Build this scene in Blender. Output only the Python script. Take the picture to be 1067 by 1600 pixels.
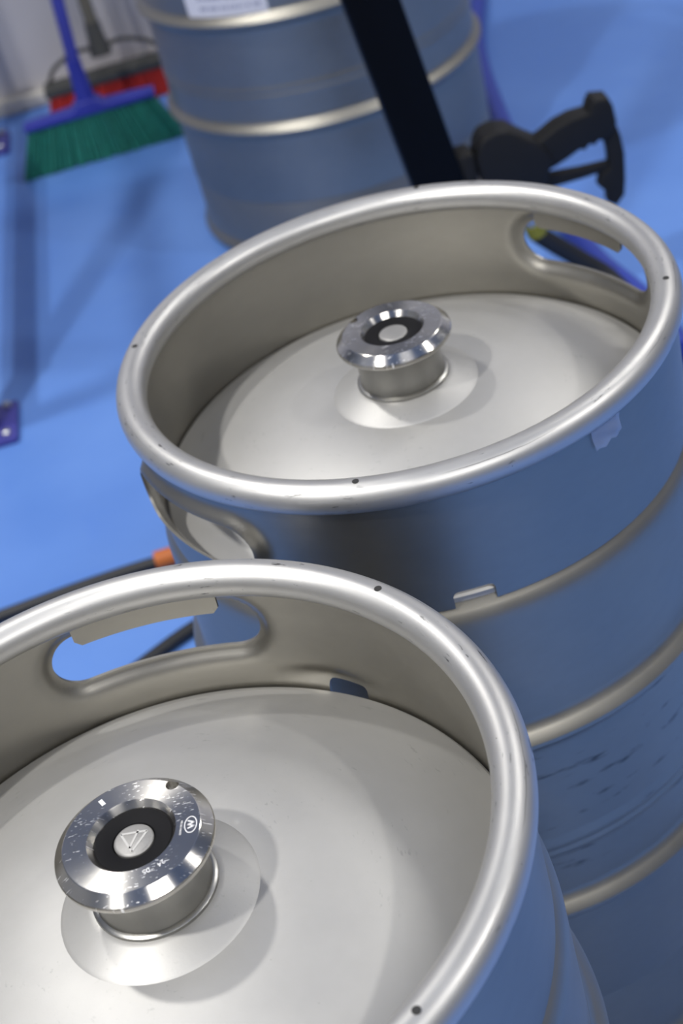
import bpy, bmesh, math, random
from mathutils import Vector, Matrix
random.seed(7)
PI = math.pi
R_ = math.radians
for o in list(bpy.data.objects):
    bpy.data.objects.remove(o, do_unlink=True)
scene = bpy.context.scene
COL = scene.collection

# ------------------------------------------------------------------ camera
KEG_H = 0.645                       # height of the two near kegs
CAM_Z = 0.5269 + KEG_H
PITCH, ROLL, FPX = 0.63504, -0.28389, 2397.8
fw = Vector((0, math.cos(PITCH), -math.sin(PITCH)))
rt = Vector((1, 0, 0))
up = rt.cross(fw)
r2 = math.cos(ROLL) * rt + math.sin(ROLL) * up
u2 = -math.sin(ROLL) * rt + math.cos(ROLL) * up
cd = bpy.data.cameras.new('camera')
cam = bpy.data.objects.new('camera', cd)
COL.objects.link(cam)
M = Matrix((r2, u2, -fw)).transposed().to_4x4()
M.translation = Vector((0, 0, CAM_Z))
cam.matrix_world = M
cd.sensor_fit = 'VERTICAL'
cd.sensor_height = 36.0
cd.sensor_width = 24.0
cd.lens = FPX / 1600 * 36.0
cd.clip_start = 0.05
cd.dof.use_dof = True
cd.dof.focus_distance = 0.82
cd.dof.aperture_fstop = 8.5
scene.camera = cam

# ------------------------------------------------------------------ world, lamps, exposure
w = bpy.data.worlds.new('world')
scene.world = w
w.use_nodes = True
w.node_tree.nodes['Background'].inputs['Color'].default_value = (0.75, 0.78, 0.85, 1)
w.node_tree.nodes['Background'].inputs['Strength'].default_value = 0.3
scene.view_settings.view_transform = 'Standard'
scene.view_settings.look = 'None'
scene.view_settings.gamma = 1
scene.view_settings.exposure = 0.0
scene.view_settings.use_curve_mapping = False

LAMP_Z = 3.0
def lamp(x, y, power, size, col=(1, 0.975, 0.935), size_y=None, z=LAMP_Z):
    ld = bpy.data.lights.new('ceiling_or_fill_lamp', 'AREA')
    ld.shape = 'RECTANGLE' if size_y else 'DISK'
    ld.size = size
    if size_y:
        ld.size_y = size_y
    ld.energy = power
    ld.color = col
    o = bpy.data.objects.new('ceiling_or_fill_lamp', ld)
    o.location = (x, y, z)
    COL.objects.link(o)
    return o
lamp(-1.3, 0.05, 70, 0.16)          # high-bay lamp left of the kegs
lamp(-1.0, 1.95, 34, 0.16)          # high-bay lamp behind and left
lamp(2.2, 0.3, 34, 0.16)            # high-bay lamp to the right
lamp(2.0, 2.6, 34, 1.2, size_y=0.3)  # added fill light, lifts the far right floor
lamp(0.6, -1.4, 46, 1.2, size_y=0.3)  # added fill light behind the camera, brightens ribs and shoulders
lamp(-2.4, -1.9, 18, 1.2, size_y=0.3)  # added fill light for general ambient brightness

# ------------------------------------------------------------------ helpers
def link(o, parent=None):
    COL.objects.link(o)
    if parent is not None:
        o.parent = parent
    return o

def mesh_obj(name, verts, faces, mat, parent=None, smooth=True, angle=35, loc=None):
    me = bpy.data.meshes.new(name)
    me.from_pydata([tuple(v) for v in verts], [], faces)
    me.validate()
    bm = bmesh.new(); bm.from_mesh(me)
    bmesh.ops.recalc_face_normals(bm, faces=bm.faces)
    bm.to_mesh(me); bm.free()
    if smooth:
        me.polygons.foreach_set('use_smooth', [True] * len(me.polygons))
        me.set_sharp_from_angle(angle=R_(angle))
    me.materials.append(mat)
    o = bpy.data.objects.new(name, me)
    if loc: o.location = loc
    return link(o, parent)

def bm_obj(name, bm, mat, parent=None, smooth=True, angle=35, loc=None):
    bmesh.ops.recalc_face_normals(bm, faces=bm.faces)
    me = bpy.data.meshes.new(name)
    bm.to_mesh(me); bm.free()
    if smooth:
        me.polygons.foreach_set('use_smooth', [True] * len(me.polygons))
        me.set_sharp_from_angle(angle=R_(angle))
    me.materials.append(mat)
    o = bpy.data.objects.new(name, me)
    if loc: o.location = loc
    return link(o, parent)

def empty(name, loc, label=None, cat=None, group=None, rz=0):
    o = bpy.data.objects.new(name, None)
    o.location = loc
    o.rotation_euler = (0, 0, rz)
    o.empty_display_size = 0.05
    tag(o, label, cat, group)
    return link(o)

def tag(o, label=None, cat=None, group=None, kind=None):
    if label: o['label'] = label
    if cat: o['category'] = cat
    if group: o['group'] = group
    if kind: o['kind'] = kind
    return o

def lathe(prof, seg=192, closed=False):
    """profile (r, z) turned round z"""
    V, F = [], []
    n = len(prof)
    rings = []
    for (r, z) in prof:
        if r < 1e-6:
            rings.append([len(V)]); V.append((0, 0, z))
        else:
            rings.append(list(range(len(V), len(V) + seg)))
            for i in range(seg):
                a = 2 * PI * i / seg
                V.append((r * math.cos(a), r * math.sin(a), z))
    pairs = list(zip(range(n - 1), range(1, n)))
    if closed: pairs.append((n - 1, 0))
    for a, b in pairs:
        A, B = rings[a], rings[b]
        for i in range(seg):
            j = (i + 1) % seg
            if len(A) == 1 and len(B) == 1: continue
            if len(A) == 1: F.append((A[0], B[j], B[i]))
            elif len(B) == 1: F.append((A[i], A[j], B[0]))
            else: F.append((A[i], A[j], B[j], B[i]))
    return V, F

def arc(cx, cz, r, a0, a1, n):
    return [(cx + r * math.cos(R_(a0 + (a1 - a0) * i / n)), cz + r * math.sin(R_(a0 + (a1 - a0) * i / n))) for i in range(n + 1)]

def catmull(pts, sub=8):
    P = [Vector(p) for p in pts]
    P = [P[0] + (P[0] - P[1])] + P + [P[-1] + (P[-1] - P[-2])]
    out = []
    for i in range(1, len(P) - 2):
        for k in range(sub):
            t = k / sub
            p0, p1, p2, p3 = P[i - 1], P[i], P[i + 1], P[i + 2]
            out.append(0.5 * ((2 * p1) + (-p0 + p2) * t + (2 * p0 - 5 * p1 + 4 * p2 - p3) * t * t + (-p0 + 3 * p1 - 3 * p2 + p3) * t ** 3))
    out.append(P[-2])
    return out

def tube(pts, rad, seg=14, caps=True):
    """swept tube along points; rad is a number or a list"""
    n = len(pts)
    pts = [Vector(p) for p in pts]
    V, F = [], []
    prev = None
    for i, p in enumerate(pts):
        t = (pts[min(i + 1, n - 1)] - pts[max(i - 1, 0)]).normalized()
        if prev is None:
            ref = Vector((0, 0, 1)) if abs(t.z) < 0.9 else Vector((1, 0, 0))
            a = t.cross(ref).normalized()
        else:
            a = (prev - t * prev.dot(t)).normalized()
        prev = a
        b = t.cross(a)
        r = rad[i] if isinstance(rad, (list, tuple)) else rad
        for k in range(seg):
            g = 2 * PI * k / seg
            V.append(p + (a * math.cos(g) + b * math.sin(g)) * r)
    for i in range(n - 1):
        for k in range(seg):
            j = (k + 1) % seg
            F.append((i * seg + k, i * seg + j, (i + 1) * seg + j, (i + 1) * seg + k))
    if caps:
        F.append(tuple(range(seg)))
        F.append(tuple(range((n - 1) * seg, n * seg)))
    return V, F

def box_bm(sx, sy, sz, bev=0.0, seg=2, center=(0, 0, 0)):
    bm = bmesh.new()
    bmesh.ops.create_cube(bm, size=1)
    for v in bm.verts:
        v.co = Vector((v.co.x * sx + center[0], v.co.y * sy + center[1], v.co.z * sz + center[2]))
    if bev:
        bmesh.ops.bevel(bm, geom=bm.edges[:], offset=bev, segments=seg, profile=0.5, affect='EDGES')
    return bm

def extrude_outline(pts, y0, y1, bev=0.0, seg=3):
    """outline in the x-z plane given thickness along y"""
    bm = bmesh.new()
    vs = [bm.verts.new((p[0], y0, p[1])) for p in pts]
    f = bm.faces.new(vs)
    r = bmesh.ops.extrude_face_region(bm, geom=[f])
    for v in r['geom']:
        if isinstance(v, bmesh.types.BMVert): v.co.y = y1
    bmesh.ops.recalc_face_normals(bm, faces=bm.faces)
    if bev:
        es = [e for e in bm.edges if abs(e.verts[0].co.y - e.verts[1].co.y) < 1e-6]
        bmesh.ops.bevel(bm, geom=es, offset=bev, segments=seg, profile=0.5, affect='EDGES')
    return bm

# ------------------------------------------------------------------ materials
def new_mat(name):
    m = bpy.data.materials.new(name)
    m.use_nodes = True
    nt = m.node_tree
    b = nt.nodes['Principled BSDF']
    return m, nt, b

def N(nt, t, **kw):
    n = nt.nodes.new(t)
    for k, v in kw.items():
        setattr(n, k, v)
    return n

def mathn(nt, op, a, b=None, c=None, clamp=False):
    n = N(nt, 'ShaderNodeMath', operation=op)
    n.use_clamp = clamp
    for i, v in enumerate((a, b, c)):
        if v is None: continue
        if hasattr(v, 'is_linked') or hasattr(v, 'links'): nt.links.new(v, n.inputs[i])
        else: n.inputs[i].default_value = v
    return n.outputs[0]

def mixc(nt, fac, a, b):
    n = N(nt, 'ShaderNodeMix', data_type='RGBA')
    for s, v in ((n.inputs[0], fac), (n.inputs[6], a), (n.inputs[7], b)):
        if hasattr(v, 'links'): nt.links.new(v, s)
        else: s.default_value = v
    return n.outputs[2]

def noise(nt, vec, scale, detail=3, rough=0.55):
    n = N(nt, 'ShaderNodeTexNoise')
    n.inputs['Scale'].default_value = scale
    n.inputs['Detail'].default_value = detail
    n.inputs['Roughness'].default_value = rough
    if vec is not None: nt.links.new(vec, n.inputs['Vector'])
    return n.outputs['Fac']

def ramp(nt, v, lo, hi):
    n = N(nt, 'ShaderNodeMapRange')
    n.inputs['From Min'].default_value = lo
    n.inputs['From Max'].default_value = hi
    nt.links.new(v, n.inputs['Value'])
    return n.outputs['Result']

def cyl_vec(nt, sa, sz, coord='Object'):
    """vector (azimuth*sa, z*sz, radius) so that noise is drawn out round the keg"""
    tc = N(nt, 'ShaderNodeTexCoord')
    sp = N(nt, 'ShaderNodeSeparateXYZ')
    nt.links.new(tc.outputs[coord], sp.inputs[0])
    az = mathn(nt, 'ARCTAN2', sp.outputs[1], sp.outputs[0])
    cb = N(nt, 'ShaderNodeCombineXYZ')
    rad = mathn(nt, 'SQRT', mathn(nt, 'ADD', mathn(nt, 'MULTIPLY', sp.outputs[0], sp.outputs[0]), mathn(nt, 'MULTIPLY', sp.outputs[1], sp.outputs[1])))
    nt.links.new(mathn(nt, 'MULTIPLY', az, sa), cb.inputs[0])
    nt.links.new(mathn(nt, 'MULTIPLY', sp.outputs[2], sz), cb.inputs[1])
    nt.links.new(mathn(nt, 'MULTIPLY', rad, sz), cb.inputs[2])
    return cb.outputs[0], az, sp.outputs[2], tc

def steel(name, base=(0.60, 0.59, 0.565), rough=0.42, metal=0.8, scuff=0.0, line=None, streak=0.0, var=0.06, zband=None, bump=0.02):
    m, nt, b = new_mat(name)
    vec, az, z, tc = cyl_vec(nt, 4.0, 40.0)
    n1 = noise(nt, tc.outputs['Object'], 22, 4)
    n2 = noise(nt, vec, 3.0, 3)
    v = mathn(nt, 'ADD', mathn(nt, 'MULTIPLY', mathn(nt, 'SUBTRACT', n1, 0.5), var * 2), mathn(nt, 'MULTIPLY', mathn(nt, 'SUBTRACT', n2, 0.5), var * 2))
    br = mathn(nt, 'ADD', v, 1.0)
    vm = N(nt, 'ShaderNodeVectorMath', operation='SCALE')
    vm.inputs[0].default_value = base
    nt.links.new(br, vm.inputs['Scale'])
    col = vm.outputs[0]
    if scuff:                                   # small dark scratches and rubbed dirt
        v2, _, _, _ = cyl_vec(nt, 16.0, 420.0)
        s1 = ramp(nt, noise(nt, v2, 1.0, 4, 0.55), 0.62, 0.68)
        s2 = ramp(nt, noise(nt, tc.outputs['Object'], 30, 2), 0.52, 0.62)
        k = mathn(nt, 'MULTIPLY', mathn(nt, 'MULTIPLY', s1, s2, clamp=True), scuff, clamp=True)
        col = mixc(nt, k, col, (0.10, 0.10, 0.10, 1))
        sp = ramp(nt, noise(nt, tc.outputs['Object'], 330, 1), 0.80, 0.83)
        col = mixc(nt, mathn(nt, 'MULTIPLY', sp, 0.8 * scuff, clamp=True), col, (0.09, 0.085, 0.08, 1))
    if line:                                    # worn hairline seam that comes and goes round the rim
        sx = N(nt, 'ShaderNodeSeparateXYZ'); nt.links.new(vec, sx.inputs[0])
        rr_ = mathn(nt, 'DIVIDE', sx.outputs[2], 40.0)
        wob = mathn(nt, 'MULTIPLY', mathn(nt, 'SUBTRACT', noise(nt, tc.outputs['Object'], 40, 3), 0.5), 0.0016)
        dl = mathn(nt, 'ABSOLUTE', mathn(nt, 'SUBTRACT', mathn(nt, 'ADD', rr_, wob), line))
        k = mathn(nt, 'MULTIPLY', mathn(nt, 'LESS_THAN', dl, 0.00022), mathn(nt, 'GREATER_THAN', z, KEG_H - 0.0107))
        k = mathn(nt, 'MULTIPLY', k, ramp(nt, noise(nt, tc.outputs['Object'], 16, 2), 0.48, 0.62), clamp=True)
        col = mixc(nt, mathn(nt, 'MULTIPLY', k, 0.7), col, (0.14, 0.135, 0.13, 1))
    if streak:                                  # black rubber marks rubbed on along the keg
        v3, _, _, _ = cyl_vec(nt, 3.2, 95.0)
        s1 = ramp(nt, noise(nt, v3, 1.0, 4, 0.62), 0.60, 0.70)
        if zband:
            za = ramp(nt, z, zband[0], zband[0] + 0.012)
            zb = ramp(nt, z, zband[1], zband[1] - 0.012)
            s1 = mathn(nt, 'MULTIPLY', s1, mathn(nt, 'MULTIPLY', za, zb, clamp=True), clamp=True)
        k = mathn(nt, 'MULTIPLY', s1, streak, clamp=True)
        col = mixc(nt, k, col, (0.03, 0.03, 0.035, 1))
    nt.links.new(col, b.inputs['Base Color'])
    b.inputs['Metallic'].default_value = metal
    rr = mathn(nt, 'ADD', mathn(nt, 'MULTIPLY', mathn(nt, 'SUBTRACT', n1, 0.5), 0.10), rough)
    nt.links.new(rr, b.inputs['Roughness'])
    if bump:
        bp = N(nt, 'ShaderNodeBump')
        bp.inputs['Strength'].default_value = bump
        bp.inputs['Distance'].default_value = 0.002
        nt.links.new(noise(nt, tc.outputs['Object'], 900, 2), bp.inputs['Height'])
        nt.links.new(bp.outputs[0], b.inputs['Normal'])
    return m

def plain(name, col, rough=0.5, metal=0.0, var=0.08, scale=40, spec=0.5):
    m, nt, b = new_mat(name)
    tc = N(nt, 'ShaderNodeTexCoord')
    n1 = noise(nt, tc.outputs['Object'], scale, 3)
    br = mathn(nt, 'ADD', mathn(nt, 'MULTIPLY', mathn(nt, 'SUBTRACT', n1, 0.5), var * 2), 1.0)
    vm = N(nt, 'ShaderNodeVectorMath', operation='SCALE')
    vm.inputs[0].default_value = col
    nt.links.new(br, vm.inputs['Scale'])
    nt.links.new(vm.outputs[0], b.inputs['Base Color'])
    b.inputs['Roughness'].default_value = rough
    b.inputs['Metallic'].default_value = metal
    b.inputs['Specular IOR Level'].default_value = spec
    return m

MAT = {}
MAT['chime'] = steel('brushed_steel_chime', base=(0.335, 0.322, 0.288), rough=0.42, metal=1.0, scuff=0.0, var=0.05)
MAT['rim'] = steel('worn_steel_rim', base=(0.52, 0.515, 0.50), rough=0.44, metal=0.85, scuff=0.9, var=0.05, line=0.1932)
MAT['head'] = steel('matte_steel_head', base=(0.44, 0.435, 0.42), rough=0.5, metal=0.6, scuff=0.22, var=0.03)
MAT['body'] = steel('steel_body', base=(0.33, 0.315, 0.275), rough=0.42, metal=0.93, var=0.05)
MAT['body_marked'] = steel('steel_body_rubbed', base=(0.33, 0.315, 0.275), rough=0.42, metal=0.93, var=0.05, streak=0.85, zband=(0.262, 0.405))
MAT['neck'] = steel('turned_steel_neck', base=(0.36, 0.355, 0.335), rough=0.33, metal=1.0, var=0.04)

def flange_mat():
    m, nt, b = new_mat('turned_scratched_flange')
    b.inputs['Metallic'].default_value = 1.0
    b.inputs['Anisotropic'].default_value = 0.8
    b.inputs['Anisotropic Rotation'].default_value = 0.25
    tg = N(nt, 'ShaderNodeTangent', direction_type='RADIAL', axis='Z')
    nt.links.new(tg.outputs[0], b.inputs['Tangent'])
    tc = N(nt, 'ShaderNodeTexCoord')
    base = (0.62, 0.60, 0.56, 1)
    col = base
    fac = None
    for k, (ang, th) in enumerate(((0.15, 0.70), (1.2, 0.71), (2.3, 0.715))):   # fine bright nicks in three directions
        mp = N(nt, 'ShaderNodeMapping')
        mp.inputs['Rotation'].default_value = (0, 0, ang)
        mp.inputs['Scale'].default_value = (260, 1500, 1)
        mp.inputs['Location'].default_value = (k * 3.1, k * 1.7, 0)
        nt.links.new(tc.outputs['Object'], mp.inputs[0])
        s = ramp(nt, noise(nt, mp.outputs[0], 1.0, 1, 0.4), th, th + 0.05)
        fac = s if fac is None else mathn(nt, 'MAXIMUM', fac, s)
    patch = ramp(nt, noise(nt, tc.outputs['Object'], 55, 2), 0.42, 0.6)
    fac = mathn(nt, 'MULTIPLY', fac, patch, clamp=True)
    nt.links.new(mixc(nt, fac, base, (0.95, 0.95, 0.95, 1)), b.inputs['Base Color'])
    rr = mathn(nt, 'ADD', mathn(nt, 'MULTIPLY', fac, 0.35), 0.20)
    nt.links.new(rr, b.inputs['Roughness'])
    return m
MAT['flange'] = flange_mat()
MAT['core'] = steel('brushed_valve_core', base=(0.30, 0.295, 0.285), rough=0.5, metal=0.6, var=0.1, bump=0.05)
MAT['engrave'] = plain('engraved_bright', (0.75, 0.75, 0.76), 0.6, 0.6)
MAT['rubber'] = plain('black_rubber', (0.006, 0.006, 0.007), 0.6, spec=0.12)
MAT['hole_shade'] = plain('painted_bore_shade', (0.02, 0.02, 0.02), 0.8)  # near-black colour stands in for the shade down a drilled hole
MAT['black_paint'] = plain('black_paint', (0.003, 0.0035, 0.005), 0.45, spec=0.1)
MAT['black_plastic'] = plain('black_plastic', (0.009, 0.009, 0.0095), 0.6, var=0.2, spec=0.3)
MAT['hose'] = plain('black_hose_rubber', (0.010, 0.011, 0.014), 0.5)
MAT['blue_tube'] = plain('dark_blue_tube', (0.025, 0.05, 0.34), 0.45)
MAT['blue_plastic'] = plain('blue_broom_plastic', (0.025, 0.035, 0.32), 0.45)
MAT['blue_steel'] = plain('blue_painted_steel', (0.05, 0.05, 0.27), 0.45)
MAT['orange'] = plain('orange_plastic', (0.50, 0.13, 0.02), 0.55)
MAT['yellow'] = plain('yellow_tape', (0.20, 0.20, 0.02), 0.6)
MAT['bristle_green'] = plain('green_bristle', (0.006, 0.15, 0.105), 0.55, var=0.5, scale=90)
MAT['bristle_red'] = plain('red_bristle', (0.42, 0.018, 0.012), 0.55, var=0.3, scale=90)
MAT['olive'] = plain('olive_wood_handle', (0.13, 0.12, 0.09), 0.6)
MAT['grey_block'] = plain('dark_grey_block', (0.06, 0.06, 0.055), 0.6)
MAT['zinc'] = plain('zinc_fitting', (0.5, 0.5, 0.5), 0.35, 0.9)

def floor_mat():
    m, nt, b = new_mat('blue_epoxy_floor')
    tc = N(nt, 'ShaderNodeTexCoord')
    a = noise(nt, tc.outputs['Object'], 2.6, 4, 0.5)
    c = noise(nt, tc.outputs['Object'], 14, 3)
    col = mixc(nt, ramp(nt, a, 0.36, 0.64), (0.098, 0.225, 0.60, 1), (0.128, 0.272, 0.67, 1))
    col = mixc(nt, mathn(nt, 'MULTIPLY', ramp(nt, c, 0.55, 0.8), 0.25), col, (0.07, 0.19, 0.62, 1))
    nt.links.new(col, b.inputs['Base Color'])
    b.inputs['Roughness'].default_value = 0.42
    bp = N(nt, 'ShaderNodeBump')
    bp.inputs['Strength'].default_value = 0.06
    bp.inputs['Distance'].default_value = 0.003
    nt.links.new(noise(nt, tc.outputs['Object'], 120, 3), bp.inputs['Height'])
    nt.links.new(bp.outputs[0], b.inputs['Normal'])
    return m
MAT['floor'] = floor_mat()
MAT['wall'] = plain('grey_wall_panel', (0.50, 0.49, 0.51), 0.45, var=0.12, scale=5)
MAT['wall_white'] = plain('pale_wall', (0.34, 0.335, 0.32), 0.7, var=0.04, scale=3)
MAT['ceiling'] = plain('white_ceiling', (0.55, 0.54, 0.52), 0.8, var=0.03, scale=3)
MAT['curb'] = plain('beige_curb', (0.52, 0.50, 0.46), 0.6, var=0.1, scale=12)

def label_mat():
    m, nt, b = new_mat('printed_paper_label')
    tc = N(nt, 'ShaderNodeTexCoord')
    sp = N(nt, 'ShaderNodeSeparateXYZ')
    nt.links.new(tc.outputs['UV'], sp.inputs[0])
    rows = mathn(nt, 'FRACT', mathn(nt, 'MULTIPLY', sp.outputs[1], 9.0))
    band = mathn(nt, 'MULTIPLY', mathn(nt, 'GREATER_THAN', rows, 0.35), mathn(nt, 'LESS_THAN', rows, 0.72))
    cb = N(nt, 'ShaderNodeCombineXYZ')
    nt.links.new(mathn(nt, 'MULTIPLY', sp.outputs[0], 26.0), cb.inputs[0])
    nt.links.new(mathn(nt, 'FLOOR', mathn(nt, 'MULTIPLY', sp.outputs[1], 9.0)), cb.inputs[1])
    wd = mathn(nt, 'GREATER_THAN', noise(nt, cb.outputs[0], 1.0, 2), 0.47)
    inx = mathn(nt, 'MULTIPLY', mathn(nt, 'GREATER_THAN', sp.outputs[0], 0.17), mathn(nt, 'LESS_THAN', sp.outputs[0], 0.93))
    k = mathn(nt, 'MULTIPLY', mathn(nt, 'MULTIPLY', band, wd), mathn(nt, 'MULTIPLY', inx, 0.6))
    nt.links.new(mixc(nt, k, (0.70, 0.70, 0.74, 1), (0.12, 0.13, 0.24, 1)), b.inputs['Base Color'])
    b.inputs['Roughness'].default_value = 0.5
    return m
MAT['label'] = label_mat()

def tape_mat():
    m, nt, b = new_mat('clear_plastic_tape')
    b.inputs['Base Color'].default_value = (0.42, 0.52, 0.78, 1)
    b.inputs['Roughness'].default_value = 0.22
    b.inputs['Alpha'].default_value = 0.24
    return m
MAT['tape'] = tape_mat()

# ------------------------------------------------------------------ the setting
def slab(name, x0, x1, y0, y1, z0, z1, mat):
    o = bm_obj(name, box_bm(x1 - x0, y1 - y0, z1 - z0, center=((x0 + x1) / 2, (y0 + y1) / 2, (z0 + z1) / 2)), mat, smooth=False)
    return tag(o, kind='structure')
WX0, WX1, WY0, WY1, CZ = -3.6, 4.6, -3.6, 3.385, 3.15
tag(slab('floor', WX0 - 0.1, WX1 + 0.1, WY0 - 0.1, WY1 + 0.1, -0.1, 0, MAT['floor']), 'glossy blue epoxy floor under the kegs', 'floor')
tag(slab('wall_back', WX0, WX1, WY1, WY1 + 0.1, 0, CZ, MAT['wall']), 'grey wall behind the brooms', 'wall')
tag(slab('wall_left', WX0 - 0.1, WX0, WY0, WY1, 0, CZ, MAT['wall_white']), 'pale wall to the left', 'wall')
tag(slab('wall_right', WX1, WX1 + 0.1, WY0, WY1, 0, CZ, MAT['wall_white']), 'pale wall to the right', 'wall')
tag(slab('wall_front', WX0, WX1, WY0 - 0.1, WY0, 0, CZ, MAT['wall_white']), 'pale wall behind the viewer', 'wall')
tag(slab('ceiling', WX0, WX1, WY0, WY1, CZ, CZ + 0.1, MAT['ceiling']), 'white ceiling over the room', 'ceiling')
bb = bm_obj('baseboard_back', box_bm(WX1 - WX0, 0.035, 0.032, 0.006, 2, center=((WX0 + WX1) / 2, WY1 - 0.0175, 0.016)), MAT['curb'])
tag(bb, 'low beige curb along the foot of the grey wall', 'baseboard', kind='structure')

# ------------------------------------------------------------------ kegs
def sd_stadium(s, z, a, b):
    q = max(abs(s) - (a - b), 0.0)
    return math.hypot(q, z) - b

def sd_rbox(s, z, a, b, r):
    qx, qz = abs(s) - (a - r), abs(z) - (b - r)
    return math.hypot(max(qx, 0), max(qz, 0)) + min(max(qx, qz), 0) - r

def chime_wall(H, rw, z0, z1, handles, notches, seg=560, rows=52, th=0.002, bulge=0.0):
    """pierced skirt wall between z0 and z1 (heights above the floor); holes pushed outwards at their edge"""
    HZ, HB = H - 0.0528, 0.0182
    HA = rw * R_(19.0)
    def sdf(s_az, z):
        d, k = 9.0, 0
        for hz in handles:
            da = (s_az - hz + PI) % (2 * PI) - PI
            v = sd_stadium(da * rw, z - HZ, HA, HB)
            if v < d: d, k = v, 1
        for nz in notches:
            da = (s_az - nz + PI) % (2 * PI) - PI
            v = sd_rbox(da * rw, z - (z0 - 0.004), 0.0135, 0.0165, 0.004)
            if v < d: d, k = v, 2
        return d, k
    grid = {}
    P2 = []
    for j in range(rows + 1):
        z = z0 + (z1 - z0) * j / rows
        for i in range(seg):
            grid[(i, j)] = len(P2)
            P2.append([2 * PI * i / seg, z])
    quads = []
    for j in range(rows):
        for i in range(seg):
            i2 = (i + 1) % seg
            ca = 2 * PI * (i + 0.5) / seg
            cz = z0 + (z1 - z0) * (j + 0.5) / rows
            if sdf(ca, cz)[0] > 0:
                quads.append((grid[(i, j)], grid[(i2, j)], grid[(i2, j + 1)], grid[(i, j + 1)]))
    cnt = {}
    for q in quads:
        for a, b in zip(q, q[1:] + q[:1]):
            e = (min(a, b), max(a, b)); cnt[e] = cnt.get(e, 0) + 1
    edge_b = [e for e, c in cnt.items() if c == 1]
    hole_v = set()
    for a, b in edge_b:
        ja, jb = a // seg, b // seg
        if ja == jb and ja in (0, rows): continue
        hole_v.update((a, b))
    for v in hole_v:                                  # pull the stepped edge onto the true outline
        lock = (v // seg) in (0, rows)
        for _ in range(4):
            a, z = P2[v]
            d, k = sdf(a, z)
            e = 1e-4
            gx = (sdf(a + e / rw, z)[0] - sdf(a - e / rw, z)[0]) / (2 * e)
            gz = (sdf(a, z + e)[0] - sdf(a, z - e)[0]) / (2 * e)
            if lock: gz = 0
            g2 = gx * gx + gz * gz
            if g2 < 1e-6: break
            P2[v] = [a - d * gx / g2 / rw, z - d * gz / g2]
    used = sorted({v for q in quads for v in q})
    idx = {v: n for n, v in enumerate(used)}
    V = []
    n = len(used)
    for side in (1, -1):
        for v in used:
            a, z = P2[v]
            d, k = sdf(a, z)
            d = max(d, 0)
            r = rw
            if k == 1: r += 0.0060 * math.exp(-(d / 0.0062) ** 2)
            for nz in notches:                        # pressed bulge above the drain notch
                da = ((a - nz + PI) % (2 * PI) - PI) * rw
                r += bulge * math.exp(-((da - 0.012) / 0.026) ** 2 - ((z - z0 - 0.015) / 0.0075) ** 2)
            r += side * th / 2
            V.append((r * math.cos(a), r * math.sin(a), z))
    F = []
    for q in quads:
        F.append(tuple(idx[v] for v in q))
        F.append(tuple(idx[v] + n for v in reversed(q)))
    for a, b in edge_b:
        F.append((idx[a], idx[b], idx[b] + n, idx[a] + n))
    return V, F

def strip(rad, a0, a1, z0, z1, th, tilt=0.0, n=24, corner=0.004):
    """curved flap with rounded lower corners, thickness th"""
    V, F = [], []
    for side in (0, 1):
        for i in range(n + 1):
            t = i / n
            a = a0 + (a1 - a0) * t
            edge = min(t, 1 - t) * abs(a1 - a0) * rad
            lift = 0.0
            if edge < corner:
                lift = corner - math.sqrt(max(corner ** 2 - (corner - edge) ** 2, 0))
            for k, z in enumerate((z1, z1 + (z0 - z1) * 0.5, z0 + lift)):
                r = rad + tilt * (z1 - z) / (z1 - z0) + (th if side else 0)
                V.append((r * math.cos(a), r * math.sin(a), z))
    m = (n + 1) * 3
    for i in range(n):
        for k in range(2):
            q = (i * 3 + k, i * 3 + k + 1, i * 3 + k + 4, i * 3 + k + 3)
            F.append(q); F.append(tuple(v + m for v in reversed(q)))
        F.append((i * 3, i * 3 + 3, i * 3 + 3 + m, i * 3 + m))
        F.append((i * 3 + 2, i * 3 + 5, i * 3 + 5 + m, i * 3 + 2 + m))
    for i in (0, n):
        for k in range(2):
            F.append((i * 3 + k, i * 3 + k + 1, i * 3 + k + 1 + m, i * 3 + k + m))
    return V, F

def rib_profile(rb, zc, hw, hgt, n=9):
    out = []
    for i in range(n + 1):
        t = -1 + 2 * i / n
        out.append((rb + hgt * 0.5 * (1 + math.cos(PI * t)), zc - t * hw))
    return out

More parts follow.
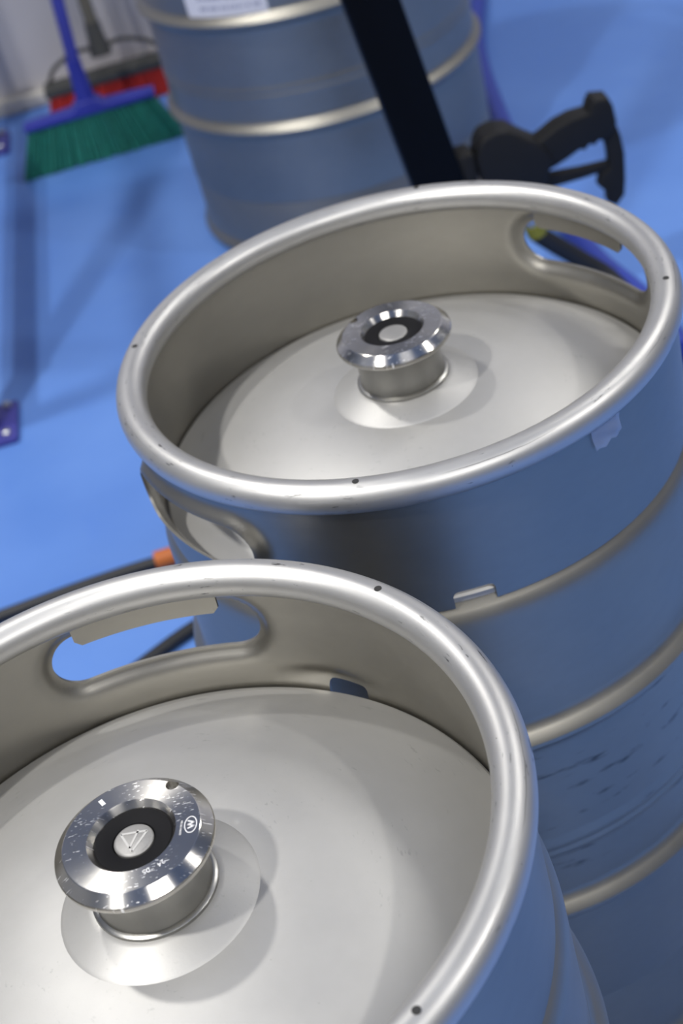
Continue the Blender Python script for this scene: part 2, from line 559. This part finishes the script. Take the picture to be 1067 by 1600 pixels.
def valve(root, H, hole_az, marks):
    """neck, turned flange with seal and core, standing on the head"""
    z = lambda d: H + d
    neck = [(0.0318, z(-0.0525)), (0.0330, z(-0.0508)), (0.0328, z(-0.0492)), (0.0316, z(-0.0484)), (0.0304, z(-0.0482)), (0.0300, z(-0.0470)), (0.0298, z(-0.040)), (0.0298, z(-0.028)), (0.0296, z(-0.0215))]
    V, F = lathe(neck, 128)
    mesh_obj('neck', V, F, MAT['neck'], root)
    prof = [(0.0200, z(-0.0165)), (0.0200, z(-0.0145)), (0.0222, z(-0.0112)), (0.0226, z(-0.0107)), (0.0347, z(-0.0107)), (0.0351, z(-0.0109)),
            (0.0402, z(-0.0155)), (0.0406, z(-0.0163)), (0.0406, z(-0.0180)), (0.0402, z(-0.0188)), (0.0380, z(-0.0205)), (0.0297, z(-0.0225)), (0.0210, z(-0.0225))]
    V, F = lathe(prof, 160, closed=True)
    # origin of the flange on its own axis so that the turned grain is concentric
    fl = mesh_obj('valve_flange', V, F, MAT['flange'], root, angle=12)
    hx, hy = 0.0338 * math.cos(hole_az), 0.0338 * math.sin(hole_az)
    cb = bmesh.new()
    bmesh.ops.create_cone(cb, cap_ends=True, segments=32, radius1=0.0034, radius2=0.0034, depth=0.03, matrix=Matrix.Translation((hx, hy, z(-0.015))))
    cme = bpy.data.meshes.new('cutter'); cb.to_mesh(cme); cb.free()
    co = bpy.data.objects.new('cutter', cme); COL.objects.link(co); co.parent = root
    bo = fl.modifiers.new('hole', 'BOOLEAN'); bo.object = co; bo.operation = 'DIFFERENCE'; bo.solver = 'EXACT'
    bpy.context.view_layer.update()
    dg = bpy.context.evaluated_depsgraph_get()
    nm = bpy.data.meshes.new_from_object(fl.evaluated_get(dg))
    fl.modifiers.clear()
    fl.data = nm
    nm.name = 'valve_flange'
    nm.polygons.foreach_set('use_smooth', [True] * len(nm.polygons))
    nm.set_sharp_from_angle(angle=R_(12))
    bpy.data.objects.remove(co, do_unlink=True)
    seal = [(0.0104, z(-0.0185)), (0.0104, z(-0.0162)), (0.0110, z(-0.0152)), (0.0122, z(-0.0148)), (0.0178, z(-0.0140)), (0.0192, z(-0.0140)), (0.0199, z(-0.0146)), (0.0199, z(-0.0185))]
    V, F = lathe(seal, 96)
    tag(mesh_obj('rubber_seal', V, F, MAT['rubber'], fl), 'black rubber seal ring')
    core = [(0, z(-0.0143)), (0.0088, z(-0.0143)), (0.0096, z(-0.0146)), (0.0101, z(-0.0152)), (0.0102, z(-0.0185))]
    V, F = lathe(core, 96)
    vc = mesh_obj('valve_core', V, F, MAT['core'], fl)
    # three broad strokes cut as a triangle on the core
    def stroke(name, pts, wd, zz, par, mat=MAT['engrave'], closed=False):
        bm = bmesh.new()
        n = len(pts)
        segs = [(pts[i], pts[(i + 1) % n]) for i in range(n if closed else n - 1)]
        for a, b in segs:
            a, b = Vector((a[0], a[1], 0)), Vector((b[0], b[1], 0))
            t = (b - a).normalized(); q = Vector((-t.y, t.x, 0)) * wd / 2
            top, bot = zz, zz - 0.0004
            vs = [bm.verts.new((p.x, p.y, h)) for h in (top, bot) for p in (a - q, b - q, b + q, a + q)]
            bm.faces.new(vs[:4]); bm.faces.new(vs[7:3:-1])
            for i in range(4):
                j = (i + 1) % 4
                bm.faces.new((vs[i], vs[i + 4], vs[j + 4], vs[j]))
        return bm_obj(name, bm, mat, par, smooth=False)
    if marks:
        for rr, wd in ((0.0078, 0.0011),):
            tri = [(rr * math.cos(R_(a)), rr * math.sin(R_(a))) for a in (140, 262, 22)]
            stroke('core_mark', tri, wd, z(-0.0143) + 0.0002, vc, MAT['core_mark'], closed=True)
        a0, b0 = (0.0060 * math.cos(R_(82)), 0.0060 * math.sin(R_(82))), (0.0030 * math.cos(R_(262)), 0.0040 * math.sin(R_(262)))
        stroke('core_mark', [(0.0030, 0.0048), (-0.0022, -0.0052)], 0.0011, z(-0.0143) + 0.0002, vc, MAT['core_mark'])
        zt = z(-0.0107) + 0.00008
        # short index bar
        c, s = math.cos(R_(117)), math.sin(R_(117))
        stroke('index_mark', [(0.0275 * c, 0.0275 * s), (0.0318 * c, 0.0318 * s)], 0.0022, zt, fl)
        # oval maker's mark with a zigzag inside
        A = R_(-9); ex = Vector((math.cos(A), math.sin(A))); ey = Vector((-ex.y, ex.x))
        O = ex * 0.0300
        oval = [O + ex * (0.0030 * math.cos(2 * PI * i / 32)) + ey * (0.0050 * math.sin(2 * PI * i / 32)) for i in range(32)]
        stroke('maker_mark', [(p.x, p.y) for p in oval], 0.0005, zt, fl, closed=True)
        zig = [(-0.0016, 0.0026), (0.0018, 0.0012), (-0.0016, 0.0002), (0.0018, -0.0010), (-0.0014, -0.0022)]
        stroke('maker_mark', [tuple(O + ex * a + ey * b) for a, b in zig], 0.0007, zt, fl)
        for txt, rad, azd, size in (('05', 0.0262, -77, 0.0040), ('24', 0.0268, -60, 0.0040), ('MICRO MATIC', 0.0252, -12, 0.0014)):
            fc = bpy.data.curves.new('engraving', 'FONT')
            fc.body = txt; fc.size = size; fc.align_x = 'CENTER'; fc.align_y = 'CENTER'; fc.extrude = 0.00005
            fo = bpy.data.objects.new('engraving', fc)
            a = R_(azd)
            fo.location = (rad * math.cos(a), rad * math.sin(a), zt)
            fo.rotation_euler = (0, 0, a - PI / 2)          # tops of the figures face outwards
            fc.materials.append(MAT['engrave'])
            COL.objects.link(fo)
            bpy.context.view_layer.update()
            em = bpy.data.meshes.new_from_object(fo.evaluated_get(bpy.context.evaluated_depsgraph_get()))
            eo = bpy.data.objects.new('engraving', em)
            eo.location, eo.rotation_euler = fo.location, fo.rotation_euler
            bpy.data.objects.remove(fo, do_unlink=True)
            link(eo, fl)
MAT['core_mark'] = plain('core_mark_pale', (0.46, 0.455, 0.44), 0.6, 0.2)

def keg(loc, label, H=KEG_H, R=0.1975, handles=(0, PI), notches=(0,), vents=(), hole_az=0, marks=False, rb=0.1965, ribs=(-0.231, -0.412), rib_h=0.0100,
        body_mat='body', bulge=0.0, group='steel beer kegs', fine=True):
    root = empty('beer_keg', (loc[0], loc[1], 0), label, 'keg', group)
    rt_ = 0.01074
    rw = R - 0.0070
    CH = 0.107
    # rolled top rim
    prof = arc(R - rt_, H - rt_, rt_, 0, 360, 40)[:-1]
    V, F = lathe(prof, 256, closed=True)
    rim = mesh_obj('rolled_rim', V, F, MAT['rim'], root)
    for va in vents:
        bm = bmesh.new()
        rv = R - 0.0104
        bmesh.ops.create_cone(bm, cap_ends=True, segments=20, radius1=0.0021, radius2=0.0021, depth=0.003,
                              matrix=Matrix.Translation((rv * math.cos(va), rv * math.sin(va), H - 0.0013)))
        tag(bm_obj('vent_hole_shade', bm, MAT['hole_shade'], rim), 'small dark disc painted as the shade of a drilled vent hole')  # solid plug, its dark colour plays the shade inside the hole
    # pierced skirt
    V, F = chime_wall(H, rw, H - CH, H - 0.012, handles, notches, seg=560 if fine else 200, rows=52 if fine else 24, bulge=bulge)
    wall = mesh_obj('top_chime', V, F, MAT['chime'], root, angle=40)
    for hz in handles:
        V, F = strip(rw - 0.0030, hz - R_(13.6), hz + R_(13.6), H - 0.0365, H - 0.016, 0.0018, tilt=-0.0015)
        mesh_obj('handle_lip', V, F, MAT['chime'], wall)
    # head: shallow dome with a raised cone for the neck
    he = rw - 0.0014
    pr = []
    pr.append((he, H - 0.1045)); pr.append((he - 0.0008, H - 0.1015))
    for i in range(25):
        t = 1 - i / 24
        r = 0.0520 + (he - 0.0022 - 0.0520) * t
        pr.append((r, H - 0.0585 - 0.0415 * t ** 1.6))
    pr += [(0.0512, H - 0.0580), (0.0500, H - 0.0574), (0.0360, H - 0.0516), (0.0345, H - 0.0511), (0.0325, H - 0.0508), (0.0200, H - 0.0508)]
    V, F = lathe(pr, 224)
    mesh_obj('domed_head', V, F, MAT['head'], root, angle=20)
    # barrel
    sh = [(rw - 0.008, 0.098), (rb - 0.0100, 0.1025), (rb - 0.0080, 0.1065), (rb - 0.0045, 0.1110), (rb - 0.0018, 0.1150), (rb - 0.0004, 0.1200), (rb, 0.1250), (rb, 0.1280)]
    pr = [(r, H - d) for r, d in sh]
    zm = (ribs[0] + ribs[1]) / 2 - 0.028
    HW = 0.0150
    pr += [(rb, H + ribs[0] + HW + 0.003)] + rib_profile(rb, H + ribs[0], HW, rib_h) + [(rb, H + ribs[0] - HW - 0.003)]
    pr += [(rb, H + zm + 0.016), (rb, H + zm + 0.012), (rb + 0.0013, H + zm + 0.0085), (rb + 0.0013, H + zm + 0.0045), (rb, H + zm + 0.001), (rb + 0.0010, H + zm - 0.003), (rb, H + zm - 0.006), (rb, H + zm - 0.010)]
    pr += [(rb, H + ribs[1] + HW + 0.003)] + rib_profile(rb, H + ribs[1], HW, rib_h) + [(rb, H + ribs[1] - HW - 0.003)]
    pr += [(rb, 0.112), (rb - 0.0008, 0.1085), (rb - 0.0035, 0.1065), (rb - 0.010, 0.100)] + [(0.1, 0.05), (0, 0.045)]
    V, F = lathe(pr, 256)
    mesh_obj('barrel', V, F, MAT[body_mat], root, angle=30)
    # foot ring
    rf = rb - 0.0012
    pr = [(rf - 0.002, 0.1075), (rf - 0.0004, 0.1075), (rf, 0.1065), (rf, 0.032), (rf + 0.001, 0.027)] + arc(rf - 0.004, 0.0125, 0.0125, 50, -180, 18) + [(rf - 0.0165, 0.020), (rf - 0.002, 0.034)]
    V, F = lathe(pr, 224, closed=True)
    mesh_obj('foot_ring', V, F, MAT['body'], root, angle=40)
    valve(root, H, hole_az, marks)
    return root

K1 = (-0.14136, 0.52542)
K2 = (0.06895, 0.91922)
K3 = (0.1812, 2.517)
k1 = keg(K1, 'nearest steel keg with the scratched shiny valve, cut by the left edge',
         handles=(R_(86), R_(266)), notches=(R_(52.5),), vents=(R_(37.4), R_(-52.4), R_(127), R_(-142)), hole_az=R_(47.6), marks=True, bulge=0.0045)
k2 = keg(K2, 'middle steel keg with a scrap of clear tape under its rim',
         handles=(R_(30), R_(210)), notches=(R_(-91),), vents=(R_(-107.4), R_(-17.4), R_(72), R_(161.9)), hole_az=R_(134), body_mat='body_marked')
k3 = keg(K3, 'wide steel keg with a printed white label, standing behind the black post', H=0.80, R=0.262, rb=0.2595,
         handles=(R_(20), R_(200)), notches=(R_(-60),), ribs=(-0.391, -0.566), rib_h=0.0110, hole_az=1.0, fine=False)

# scrap of tape on the middle keg
def patch(root, rad, outline_az, mat, name, label, crumple=0.0, n=12, uv=False):
    """four-cornered patch laid on a cylinder of radius rad; corners (az, z) in order bl, br, tr, tl"""
    bl, br, tr, tl = outline_az
    V, F, UV = [], [], []
    for side in (0, 1):
        for j in range(n + 1):
            for i in range(n + 1):
                u, v = i / n, j / n
                a = (bl[0] * (1 - u) + br[0] * u) * (1 - v) + (tl[0] * (1 - u) + tr[0] * u) * v
                z = (bl[1] * (1 - u) + br[1] * u) * (1 - v) + (tl[1] * (1 - u) + tr[1] * u) * v
                r = rad + side * 0.00025
                if crumple:
                    r += crumple * (0.5 + 0.5 * math.sin(9 * u + 4 * v) * math.cos(7 * v - 3 * u)) + crumple * 0.6 * random.random()
                    if v == 0: z += crumple * 1.2 * math.sin(14 * u)
                a_ = R_(a)
                V.append((r * math.cos(a_), r * math.sin(a_), z)); UV.append((u, v))
    m = (n + 1) ** 2
    for j in range(n):
        for i in range(n):
            q = (j * (n + 1) + i, j * (n + 1) + i + 1, (j + 1) * (n + 1) + i + 1, (j + 1) * (n + 1) + i)
            F.append(tuple(x + m for x in q)); F.append(tuple(reversed(q)))
    ring = [i for i in range(n + 1)] + [j * (n + 1) + n for j in range(1, n + 1)] + [n * (n + 1) + i for i in range(n - 1, -1, -1)] + [j * (n + 1) for j in range(n - 1, 0, -1)]
    for a, b in zip(ring, ring[1:] + ring[:1]):
        F.append((a, b, b + m, a + m))
    o = mesh_obj(name, V, F, mat, root)
    if uv:
        lay = o.data.uv_layers.new(name='UVMap')
        for lp in o.data.loops:
            lay.data[lp.index].uv = UV[lp.vertex_index]
    return tag(o, label)
patch(k2, 0.1923, ((-62.0, KEG_H - 0.0350), (-54.9, KEG_H - 0.0340), (-55.3, KEG_H - 0.0135), (-63.0, KEG_H - 0.0125)), MAT['tape'], 'tape_scrap', 'crumpled clear tape', crumple=0.0011)
patch(k3, 0.2600, ((-137.5, 0.411), (-107.0, 0.413), (-107.0, 0.55), (-138.5, 0.55)), MAT['label'], 'paper_label', 'white printed paper label', n=16, uv=True)

# ------------------------------------------------------------------ broom with green bristles
def bristles(name, parent, mat, w0, w1, z0, z1, d0, d1, nx, ny, rad, zt=0.0):
    bm = bmesh.new()
    for i in range(nx):
        for j in range(ny):
            u = -1 + 2 * (i + 0.5) / nx + random.uniform(-0.4, 0.4) / nx
            v = -1 + 2 * (j + 0.5) / ny
            top = Vector((u * w0 / 2, v * d0 / 2, z1))
            bot = Vector((u * w1 / 2 + random.uniform(-0.003, 0.003), v * d1 / 2 + random.uniform(-0.003, 0.003), z0 + random.uniform(0, 0.004)))
            ra = []
            for p, r in ((top, rad * 0.8), (bot, rad * 1.15)):
                ra.append([bm.verts.new(p + Vector((r * math.cos(g), r * math.sin(g), 0))) for g in (0.3, 0.3 + PI * 2 / 5, 0.3 + PI * 4 / 5, 0.3 + PI * 6 / 5, 0.3 + PI * 8 / 5)])
            for k in range(5):
                l = (k + 1) % 5
                bm.faces.new((ra[0][k], ra[0][l], ra[1][l], ra[1][k]))
            bm.faces.new(ra[1]); bm.faces.new(list(reversed(ra[0])))
    o = bm_obj(name, bm, mat, parent, smooth=False)
    o['kind'] = 'stuff'
    return o

br = empty('broom', (-0.256, 2.985, 0), 'broom with green bristles and a blue handle, standing before the red brush', 'broom')
bristles('bristles', br, MAT['bristle_green'], 0.250, 0.335, 0.0, 0.098, 0.030, 0.055, 44, 7, 0.0042)
out = [(-0.133, 0.092), (0.133, 0.092), (0.134, 0.103), (0.034, 0.108), (0.019, 0.122), (-0.019, 0.122), (-0.034, 0.108), (-0.134, 0.103)]
bm_obj('broom_head', extrude_outline(out, -0.021, 0.021, 0.004), MAT['blue_plastic'], br)
V, F = tube([(0, 0, 0.12), (0, 0.004, 0.16), (0, 0.008, 0.20)], [0.019, 0.0165, 0.0145], 20)
mesh_obj('handle_socket', V, F, MAT['blue_plastic'], br)
V, F = tube([(0, 0.006, 0.18), (0.034, 0.19, 0.80), (0.068, 0.372, 1.40)], 0.0125, 20)
mesh_obj('handle', V, F, MAT['blue_plastic'], br)

# red push brush behind it
rb_ = empty('push_brush', (-0.215, 3.24, 0), 'red push brush with wire braces, behind the green broom', 'brush')
bristles('bristles', rb_, MAT['bristle_red'], 0.262, 0.295, 0.0, 0.062, 0.045, 0.060, 34, 6, 0.0048)
bm_obj('brush_block', box_bm(0.280, 0.052, 0.022, 0.004, 2, center=(0, 0, 0.069)), MAT['grey_block'], rb_)
for sx in (-1, 1):
    V, F = tube(catmull([(sx * 0.012, 0.004, 0.128), (sx * 0.055, 0.003, 0.130), (sx * 0.105, 0.002, 0.110), (sx * 0.128, 0.0, 0.078)], 8), 0.0048, 10)
    mesh_obj('brace', V, F, MAT['grey_block'], rb_)
V, F = tube([(0, 0.0, 0.112), (0, 0.004, 0.15), (0, 0.008, 0.18)], [0.024, 0.018, 0.016], 18)
mesh_obj('handle_socket', V, F, MAT['grey_block'], rb_)
V, F = tube([(0, 0.006, 0.15), (0.0, 0.06, 0.75), (0.0, 0.118, 1.40)], 0.0135, 18)
mesh_obj('handle', V, F, MAT['olive'], rb_)

# ------------------------------------------------------------------ rack at the left edge: two blue legs, rail and feet
rk = empty('steel_rack', (-0.47, 2.02, 0), 'blue steel rack whose bolted feet show at the left edge', 'rack')
for y, ox in ((0.02, 0.0), (1.17, -0.024)):
    lg = bm_obj('leg', box_bm(0.04, 0.04, 1.10, 0.004, 2, center=(-0.01 + ox, y, 0.562)), MAT['blue_steel'], rk)
    ft = bm_obj('foot_plate', box_bm(0.075, 0.11, 0.012, 0.003, 2, center=(ox, y, 0.006)), MAT['blue_steel'], rk)
    for dx, dy in ((0.022, -0.04), (-0.022, -0.04), (0.022, 0.04), (-0.022, 0.04)):
        V, F = lathe([(0, 0.019), (0.0055, 0.019), (0.007, 0.0175), (0.007, 0.012)], 6)
        mesh_obj('bolt', V, F, MAT['zinc'], ft, smooth=False, loc=(dx + ox, y + dy, 0))
bm_obj('rail', box_bm(0.054, 1.15, 0.03, 0.003, 2, center=(-0.002, 0.595, 0.20)), MAT['blue_steel'], rk)
bm_obj('rail', box_bm(0.03, 1.15, 0.03, 0.003, 2, center=(-0.01, 0.595, 1.05)), MAT['blue_steel'], rk)

# ------------------------------------------------------------------ black post with a spray gun
PY = 1.8
post = empty('black_post', (0.277, PY, 0), 'black square steel post leaning before the wide labelled keg', 'post')
bm = box_bm(0.066, 0.05, 1.15, 0.005, 2, center=(0, 0, 0.575 + 0.008))
bmesh.ops.transform(bm, matrix=Matrix.Shear('XY', 4, (-0.135, 0)), verts=bm.verts)
bm_obj('column', bm, MAT['black_paint'], post)
bm_obj('base_plate', box_bm(0.20, 0.16, 0.012, 0.003, 2, center=(0, 0, 0.006)), MAT['black_paint'], post)
hk = bm_obj('gun_holder', box_bm(0.026, 0.04, 0.075, 0.005, 2, center=(-0.004, 0, 0.302)), MAT['black_plastic'], post)
V, F = lathe([(0, 0.0), (0.0055, 0.0), (0.0065, -0.002), (0.0065, -0.008), (0, -0.008)], 20)
kn = mesh_obj('knob', V, F, MAT['yellow'], post, loc=(0.018, -0.022, 0.292)); kn.rotation_euler = (R_(90), 0, 0)

gun = empty('spray_gun', (0.38, PY, 0.28), 'black spray gun with trigger guard hanging beside the black post', 'spray gun')
def g(pts): return [(x - 0.38, z - 0.28) for x, z in pts]
body = [(0.289, 0.300), (0.287, 0.330), (0.292, 0.345), (0.300, 0.356), (0.318, 0.360), (0.336, 0.356), (0.347, 0.346), (0.356, 0.338), (0.372, 0.326), (0.385, 0.300), (0.379, 0.288), (0.370, 0.270), (0.345, 0.262), (0.300, 0.272)]
bm_obj('gun_body', extrude_outline(g(body), -0.022, 0.022, 0.006), MAT['black_plastic'], gun)
grip = [(0.358, 0.333), (0.366, 0.327), (0.378, 0.332), (0.396, 0.341), (0.418, 0.346), (0.438, 0.346), (0.441, 0.354), (0.447, 0.362), (0.466, 0.358), (0.471, 0.345), (0.473, 0.322), (0.466, 0.312), (0.455, 0.303), (0.447, 0.305), (0.441, 0.300), (0.434, 0.303), (0.428, 0.297), (0.421, 0.300), (0.405, 0.293), (0.388, 0.287), (0.374, 0.284)]
bm_obj('grip', extrude_outline(g(grip), -0.016, 0.016, 0.005), MAT['black_plastic'], gun)
guard = [(0.455, 0.308), (0.472, 0.322), (0.477, 0.300), (0.479, 0.275), (0.476, 0.240), (0.472, 0.218), (0.460, 0.206), (0.449, 0.214), (0.450, 0.228), (0.440, 0.240), (0.446, 0.256), (0.457, 0.262), (0.458, 0.285), (0.456, 0.296)]
bm_obj('trigger_guard', extrude_outline(g(guard), -0.010, 0.010, 0.003), MAT['black_plastic'], gun)
trig = [(0.362, 0.278), (0.385, 0.274), (0.420, 0.270), (0.458, 0.268), (0.460, 0.258), (0.420, 0.256), (0.385, 0.256), (0.360, 0.258)]
bm_obj('trigger', extrude_outline(g(trig), -0.007, 0.007, 0.002), MAT['black_plastic'], gun)
V, F = tube([(0.335 - 0.38, 0, 0.268 - 0.28), (0.343 - 0.38, 0, 0.225 - 0.28), (0.353 - 0.38, 0, 0.192 - 0.28)], [0.011, 0.010, 0.010], 16)
mesh_obj('hose_fitting', V, F, MAT['zinc'], gun)
V, F = tube(catmull([(0.352, PY, 0.194), (0.372, PY, 0.172), (0.405, PY, 0.137), (0.440, PY - 0.01, 0.100), (0.468, PY - 0.06, 0.055), (0.470, PY - 0.16, 0.020), (0.420, PY - 0.28, 0.0125), (0.340, PY - 0.36, 0.0125)], 8), 0.0125, 16)
gh = mesh_obj('gun_hose', V, F, MAT['hose'])
tag(gh, 'black rubber hose dropping from the spray gun, seen through the middle keg handle', 'hose')
V, F = tube([(0.352 - 0.38, 0, 0.194 - 0.28), (0.348 - 0.38, 0, 0.210 - 0.28)], 0.0135, 16)
mesh_obj('clamp_ring', V, F, MAT['yellow'], gun)

# ------------------------------------------------------------------ hoses and a blue tube on the floor
V, F = tube(catmull([(0.60, 3.25, 0.0165), (0.545, 3.05, 0.0165), (0.505, 2.861, 0.0165), (0.475, 2.60, 0.0165), (0.462, 2.40, 0.0165), (0.462, 2.20, 0.0165), (0.472, 2.0, 0.0165), (0.495, 1.86, 0.0165), (0.50, 1.70, 0.0165)], 8), 0.0165, 16)
tag(mesh_obj('blue_tube', V, F, MAT['blue_tube']), 'dark blue tube lying on the floor beside the wide labelled keg', 'hose')  # dark blue tube running along the floor
hz = 0.0085
V, F = tube(catmull([(-0.75, 1.53, hz), (-0.60, 1.552, hz), (-0.459, 1.568, hz), (-0.35, 1.580, hz), (-0.25, 1.586, hz), (-0.13, 1.582, hz), (-0.03, 1.565, hz), (-0.02, 1.515, hz), (-0.10, 1.478, hz), (-0.205, 1.440, hz), (-0.285, 1.393, hz), (-0.40, 1.32, hz), (-0.55, 1.24, hz)], 8), 0.0085, 14)
hs = mesh_obj('air_hose', V, F, MAT['hose'])
tag(hs, 'thin black hose with an orange coupling on the floor left of the middle keg', 'hose')
V, F = tube([(-0.246, 1.586, hz + 0.003), (-0.218, 1.587, hz + 0.003), (-0.190, 1.586, hz + 0.003)], 0.012, 14)
tag(mesh_obj('coupling', V, F, MAT['orange'], hs), 'orange coupling')
